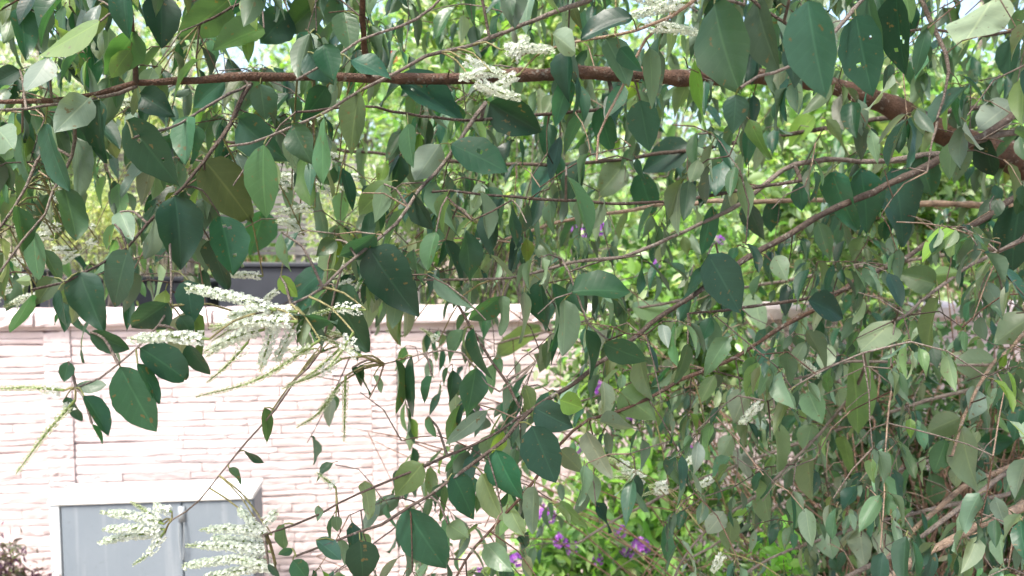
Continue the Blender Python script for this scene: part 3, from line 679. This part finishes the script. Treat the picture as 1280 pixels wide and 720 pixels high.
SPK = [((625, 62), (692, 62), .93, 1, .02, 1.3), ((640, 78), (660, 45), .93, 1, 0, 1.2), ((575, 72), (640, 96), .93, .9, -.05, 1.1), ((612, 88), (575, 98), .92, 1, 0, 1), ((590, 100), (650, 122), .92, 1, -.05, 1.3), ((650, 92), (605, 118), .93, 1, 0, 1.2),
 ((770, -15), (835, 10), .93, 1, 0, 1.4), ((860, 2), (790, 20), .93, 1, 0, 1.4), ((800, 30), (872, 40), .93, 1, 0, 1.3),
 ((262, 424), (163, 424), .80, 1, .03, 1.3), ((345, 388), (232, 360), .82, 1, .03, 1.3), ((372, 402), (262, 408), .82, .9, .03, 1.2), ((372, 390), (285, 395), .84, 1, .05, 1.4), ((330, 412), (255, 440), .84, 1, .05, 1.3), ((345, 400), (325, 465), .84, .9, .03, 1.1),
 ((400, 425), (245, 496), .84, .1, -.08, .8), ((94, 500), (20, 592), .78, .15, .03, .8), ((80, 488), (-5, 486), .78, .3, .03, .9), ((372, 400), (345, 450), .85, 1, 0, 1),
 ((205, 655), (125, 640), 1.06, .9, .04, 1.2), ((208, 662), (128, 662), 1.06, 1, .02, 1.2), ((206, 668), (124, 678), 1.07, 1, .05, 1.2), ((202, 652), (163, 626), 1.07, .5, 0, 1), ((206, 664), (166, 706), 1.06, .7, -.12, .8), ((215, 640), (192, 632), 1.05, 1, 0, 1),
 ((340, 668), (250, 662), 1.0, .9, .04, 1.2), ((340, 690), (232, 682), 1.0, .9, .03, 1.3), ((335, 700), (228, 708), 1.0, 1, .04, 1.3), ((330, 668), (298, 636), 1.0, 1, .0, 1.3), ((345, 705), (255, 722), 1.0, 1, 0, 1.3), ((330, 655), (345, 640), 1.0, 1, 0, 1.2), ((335, 680), (265, 672), 1.02, 1, 0, 1.3), ((345, 712), (300, 700), .98, 1, 0, 1.3),
 ((425, 480), (370, 535), .9, .1, -.12, .8), ((432, 470), (430, 552), .9, .1, .02, .7), ((452, 445), (395, 420), .88, .3, .02, .8), ((420, 610), (395, 590), .95, .3, 0, .8),
 ((955, 500), (925, 530), 1.2, 1, 0, 1.2), ((990, 440), (1025, 470), 1.3, 1, 0, 1.2), ((905, 690), (890, 715), 1.2, 1, 0, 1.1)]
for s in SPK: spike(*s)
for k in range(52):                                                  # spikes deeper in the shrub
    zone = random.choice([(60, 150, 235, 320), (150, 250, 100, 240), (350, 410, 215, 300), (360, 480, 330, 420), (0, 60, 300, 400), (400, 480, 120, 250), (280, 350, 320, 370), (780, 900, 550, 620), (440, 560, 400, 500), (430, 540, 380, 450), (60, 150, 235, 320)])
    x, y = random.uniform(zone[0], zone[1]), random.uniform(zone[2], zone[3])
    spike((x, y), (x - random.uniform(15, 50), y + random.uniform(-22, 20)), random.uniform(1.15, 1.5), random.uniform(.4, 1), .03, 1.1)
for k in range(10):
    x, y = random.uniform(290, 460), random.uniform(385, 450); spike((x, y), (x - random.uniform(30, 90), y + random.uniform(-25, 60)), random.uniform(.84, 1.0), random.uniform(.2, 1), random.uniform(-.08, .08), .8, .0024)
mb = MB()
for A, B in stalks: petiole(mb, A, B, .0012, (.26, .25, .12), .25)
mb.build('flower_stalks', M_bark, shrub, kind='stuff')

# ------------------------------------------------------------------ bushes beyond
def leafcloud(mb, C, S, cols, up=.5, wid=.5):
    """many small folded leaves: centres C, sizes S"""
    n = len(C); a = rng.normal(0, 1, (n, 3)); a[:, 2] -= .3; a /= np.linalg.norm(a, axis=1)[:, None]
    m = rng.normal(0, 1, (n, 3)); m[:, 2] += up * 2; m -= a * (m * a).sum(1)[:, None]; m /= np.linalg.norm(m, axis=1)[:, None]
    b = np.cross(m, a); w_ = wid * .5
    tpl = [(0, 0, 0), (.3, w_ * .9, .08), (.68, w_ * .72, .07), (1, 0, -.08), (.68, -w_ * .72, .07), (.3, -w_ * .9, .08), (.45, 0, .0)]
    V = np.stack([C + S[:, None] * (x * a + y * b + z * m) for x, y, z in tpl], 1)
    k = (np.arange(n) * 7)[:, None]
    q = np.concatenate([k + np.array([[0, 6, 1, 1]]), ], 0)
    f4 = np.concatenate([k + np.array([[6, 3, 2, 1]]), k + np.array([[6, 5, 4, 3]])]); f3 = np.concatenate([k + np.array([[0, 6, 1]]), k + np.array([[0, 5, 6]])])
    c = np.repeat(cols, 7, axis=0); base = mb.n
    mb.add(V.reshape(-1, 3), f4, c); mb.f.append(f3 + base)
def flower_head(P, r, cols, parent, n=22, name='flower_head'):
    mb = MB()
    for q in range(n):
        o_ = rng.normal(0, 1, 3); o_[1] -= .5; o_[2] += .4; o_ = nrm(o_); floret(mb, P + o_ * r * rng.uniform(.6, 1), o_, r * rng.uniform(.28, .4), np.array(random.choice(cols)) * rng.uniform(.8, 1.2))
    return mb.build(name, M_petal, parent, origin=P)
PURPLE = [(.30, .07, .46), (.40, .12, .55), (.22, .05, .38), (.5, .2, .6)]
def bush(name, label, cat, x0, x1, y0, y1, d, ry, nleaf, ls, cols, flowers=(), fcol=PURPLE, fr=.027, lumps=26, tight=.2, stemc=GREY, extra=0, wid=.5, up=.5, group=None):
    c0 = at((x0 + x1) / 2, (y0 + y1) / 2, d); rx = (x1 - x0) / 2 * d / F; rz = (y1 - y0) / 2 * d / F
    e = empty(name, (c0[0], c0[1], 0), label, cat, group)
    lc = []
    while len(lc) < lumps:
        p = rng.uniform(-1, 1, 3)
        if np.linalg.norm(p) < 1: lc.append(p)
    lc = np.array(lc) * .86; lw = rng.uniform(.6, 1.3, lumps)
    k = rng.choice(lumps, nleaf, p=lw / lw.sum()); C = lc[k] + rng.normal(0, tight, (nleaf, 3)) * lw[k][:, None]
    W_ = c0 + C * np.array([rx, ry, rz]); W_[:, 2] = np.maximum(W_[:, 2], .02)
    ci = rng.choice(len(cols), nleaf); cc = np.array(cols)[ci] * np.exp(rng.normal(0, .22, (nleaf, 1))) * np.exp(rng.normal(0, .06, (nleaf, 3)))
    mb = MB(); leafcloud(mb, W_, ls * np.exp(rng.normal(0, .25, nleaf)), cc, up, wid); mb.build('foliage', M_bushleaf, e, kind='stuff')
    ms = MB()
    for j in range(lumps + extra):
        t = c0 + (lc[j] if j < lumps else rng.uniform(-1, 1, 3)) * np.array([rx, ry, rz]) * 1.05; b = np.array([c0[0] + rng.normal(0, .25 * rx), c0[1] + rng.normal(0, .3 * ry), -.03])
        t[2] = max(t[2], .1)
        r = random.uniform(.004, .009)
        mid = b * .45 + t * .55; mid[2] += .1 * abs(t[2]); mid[:2] += rng.normal(0, .08 * rx, 2)
        tube(ms, smooth_line([[*b, r], [*mid, r * .7], [*t, .0015]], .09, .006), 5, np.array(stemc) * random.uniform(.7, 1.3))
    ms.build('stems', M_bark, e, kind='stuff')
    for (fx, fy_, s) in flowers: flower_head(at(fx, fy_, d - ry * .85), fr * s, fcol, e)
    return e
BG = [(.16, .32, .06), (.13, .27, .06), (.24, .40, .12), (.09, .19, .05), (.32, .42, .24)]
SG = [(.20, .28, .14), (.13, .21, .10), (.32, .40, .26), (.42, .47, .38)]
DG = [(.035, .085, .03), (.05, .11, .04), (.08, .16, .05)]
bush('lantana_bush', 'low green bush with purple flower heads at the bottom of the picture', 'bush', 590, 960, 560, 800, 3.0, .35, 5000, .052, BG + BG[:4] + DG[1:],
     [(683, 643, 1.2), (800, 682, 1.3), (700, 676, 1), (715, 685, .9), (776, 665, .9), (645, 700, 1), (598, 717, .8), (748, 700, .8), (785, 690, .9), (620, 690, .7)], lumps=34)
bush('lantana_bush', 'bright green bush with purple flowers in the middle, behind the dark single leaf', 'bush', 690, 960, 262, 560, 3.35, .3, 5000, .052, BG + DG + SG[:2],
     [(753, 288, 1.2), (728, 292, 1), (744, 483, 1.1), (640, 523, 1), (598, 517, .9), (690, 520, .8), (720, 287, .8), (600, 470, .8), (660, 420, .8), (705, 395, .8), (820, 330, .8), (870, 430, .9), (790, 520, .9), (860, 560, .8), (720, 560, .9), (900, 300, .7), (640, 560, .8)], lumps=36)
bush('leafy_bush', 'bright green bush beyond the thick brown limb at upper right', 'bush', 900, 1330, 60, 420, 3.75, .4, 6500, .062, BG + SG + DG, lumps=40, tight=.17)
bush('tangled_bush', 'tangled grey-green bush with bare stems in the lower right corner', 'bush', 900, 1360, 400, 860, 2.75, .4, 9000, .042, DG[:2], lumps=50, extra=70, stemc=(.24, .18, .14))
bush('leafy_bush', 'pale green bush with a red and a yellow bloom at the top centre', 'bush', 470, 800, -60, 170, 4.7, .5, 6000, .06, BG + SG, [(490, 72, 1.1)], [(.65, .06, .08)], .03, lumps=30)
e = bpy.data.objects['leafy_bush.001']
flower_head(at(721, 29, 4.3), .03, [(.75, .45, .04)], e)
bush('leafy_bush', 'soft green bush between the slat fence and the flowering bush', 'bush', 440, 720, 150, 330, 4.9, .5, 5000, .055, SG + BG, lumps=30)
bush('leafy_bush', 'pale leafy bush beyond the wall at the left edge', 'bush', -120, 150, 40, 330, 5.3, .5, 4500, .05, SG, lumps=30)
bush('purple_plant', 'small dark purple plant at the foot of the wall left of the cabinet', 'plant', -45, 58, 676, 800, 3.45, .12, 700, .032, [(.05, .02, .05), (.08, .03, .07), (.10, .10, .07)], lumps=14, wid=.35, stemc=(.05, .025, .04))
bush('young_plant', 'young plant with fresh bright green leaves low in the tangle at right', 'plant', 938, 1012, 640, 760, 1.75, .08, 130, .034, [(.16, .36, .05), (.12, .30, .05)], lumps=12, stemc=(.14, .22, .06))
PG = [(.30, .36, .17), (.38, .43, .25), (.24, .31, .12), (.50, .52, .40)]
bush('pale_plant', 'pale yellow-green feathery plant just behind the wall, left of the middle planter', 'plant', 40, 185, 225, 345, 4.5, .2, 3000, .035, PG, lumps=24, wid=.25)
bush('pale_plant', 'pale green plant in front of the slat fence at the upper left', 'plant', 110, 310, 110, 235, 5.3, .3, 3000, .05, PG + SG, lumps=24, wid=.3)
bush('pale_plant', 'pale feathery plant at the right end of the slat fence', 'plant', 385, 490, 190, 400, 4.5, .2, 2600, .038, PG + SG, lumps=24, wid=.3)
for k, (x, y, lab) in enumerate([(30, 60, 'clump of dry straw-coloured grass stems at the upper left'), (170, 40, 'dry pale grass clump behind the upright brown twig'), (1235, 560, 'clump of dry brown stems low on the right'), (1120, 640, 'clump of dry pale stems at the bottom of the tangled bush')]):
    d = 6.3 if k < 2 else 2.5 if k == 2 else 2.3; c = at(x, y, d); e = empty('grass_clump', (c[0], c[1], 0), lab, 'grass', 'dry grass clumps'); mb = MB()
    for j in range(120):
        t = c + rng.normal(0, 1, 3) * np.array([.6, .3, .35]); b = np.array([c[0] + rng.normal(0, .15), c[1] + rng.normal(0, .15), 0]); mid = b * .4 + t * .6; mid[2] = t[2] * .8; mid[:2] += rng.normal(0, .05, 2)
        t2 = t + rng.normal(0, .22, 3) - np.array([0, 0, .12])
        tube(mb, smooth_line([[*b, .003], [*mid, .0028], [*t, .002], [*t2, .001]], .2), 3, np.array((.60, .56, .46) if k < 2 else (.26, .17, .12)) * random.uniform(.7, 1.3))
    mb.build('stems', M_bark, e, kind='stuff')
e = empty('dry_plant', at(330, 360, 4.72) * np.array([1, 1, 0]), 'small reddish dried plant in the dark planter behind the wall', 'plant'); mb = MB(); c = at(330, 352, 4.9)
for j in range(90):
    t = c + rng.normal(0, 1, 3) * np.array([.12, .06, .06]) + np.array([0, 0, .1]); b = c + np.array([rng.normal(0, .05), 0, -.12]); tube(mb, smooth_line([[*b, .002], [*((b + t) / 2 + rng.normal(0, .02, 3)), .0018], [*t, .001]], .05), 3, np.array((.42, .22, .15)) * random.uniform(.7, 1.3))
mb.build('stems', M_bark, e)

# ------------------------------------------------------------------ trees far behind
for k, (x, d, s, lab) in enumerate([(-150, 8.5, 1.0, 'leafy tree far behind the wall at the left'), (250, 9.5, 1.1, 'leafy tree far behind the slat fence'), (640, 7.6, 1.1, 'leafy tree far behind the top centre bush'), (1000, 9.2, 1.15, 'leafy tree far behind the thick limb'), (1400, 8.4, 1.0, 'leafy tree far behind at the right edge'), (60, 11.5, 1.5, 'tall tree behind the dry grass clumps at the upper left'), (450, 12, 1.55, 'tall tree in the gap left of the top centre bush'), (830, 11.5, 1.5, 'tall tree behind the white blossoms at the top'), (1220, 12, 1.55, 'tall tree behind the bush at upper right')]):
    c = at(x, 290, d); e = empty('tree', (c[0], c[1], 0), lab, 'tree', 'trees far behind'); mb = MB()
    h = 4.2 * s
    tube(mb, smooth_line([[c[0], c[1], -.1, .16], [c[0] + .1, c[1], 1.2, .12], [c[0] - .1, c[1], 2.6, .07], [c[0], c[1], h, .02]], .2, .01), 8, GREY, .06)
    lc = []
    for j in range(46):
        p = rng.normal(0, 1, 3); p = nrm(p) * rng.uniform(.35, 1); lc.append(np.array([c[0], c[1], 2.3]) + p * np.array([1.75, 1.2, 2.1]) * s)
        z = rng.uniform(.8, 3.2); tube(mb, smooth_line([[c[0], c[1], z, .03], [*((np.array([c[0], c[1], z]) + lc[-1]) / 2 + np.array([0, 0, .1])), .02], [*lc[-1], .005]], .2, .01), 5, GREY)
    mb.build('trunk', M_bark, e)
    n = 10000 if k > 4 else 13000; lc = np.array(lc); q = rng.choice(46, n); C = lc[q] + rng.normal(0, .24, (n, 3)) * s; C[:, 2] = np.maximum(C[:, 2], .05)
    cc = np.array(SG + BG)[rng.choice(9, n)] * np.exp(rng.normal(0, .25, (n, 1)))
    mb = MB(); leafcloud(mb, C, .11 * np.exp(rng.normal(0, .2, n)), cc); mb.build('crown', M_bushleaf, e, kind='stuff')
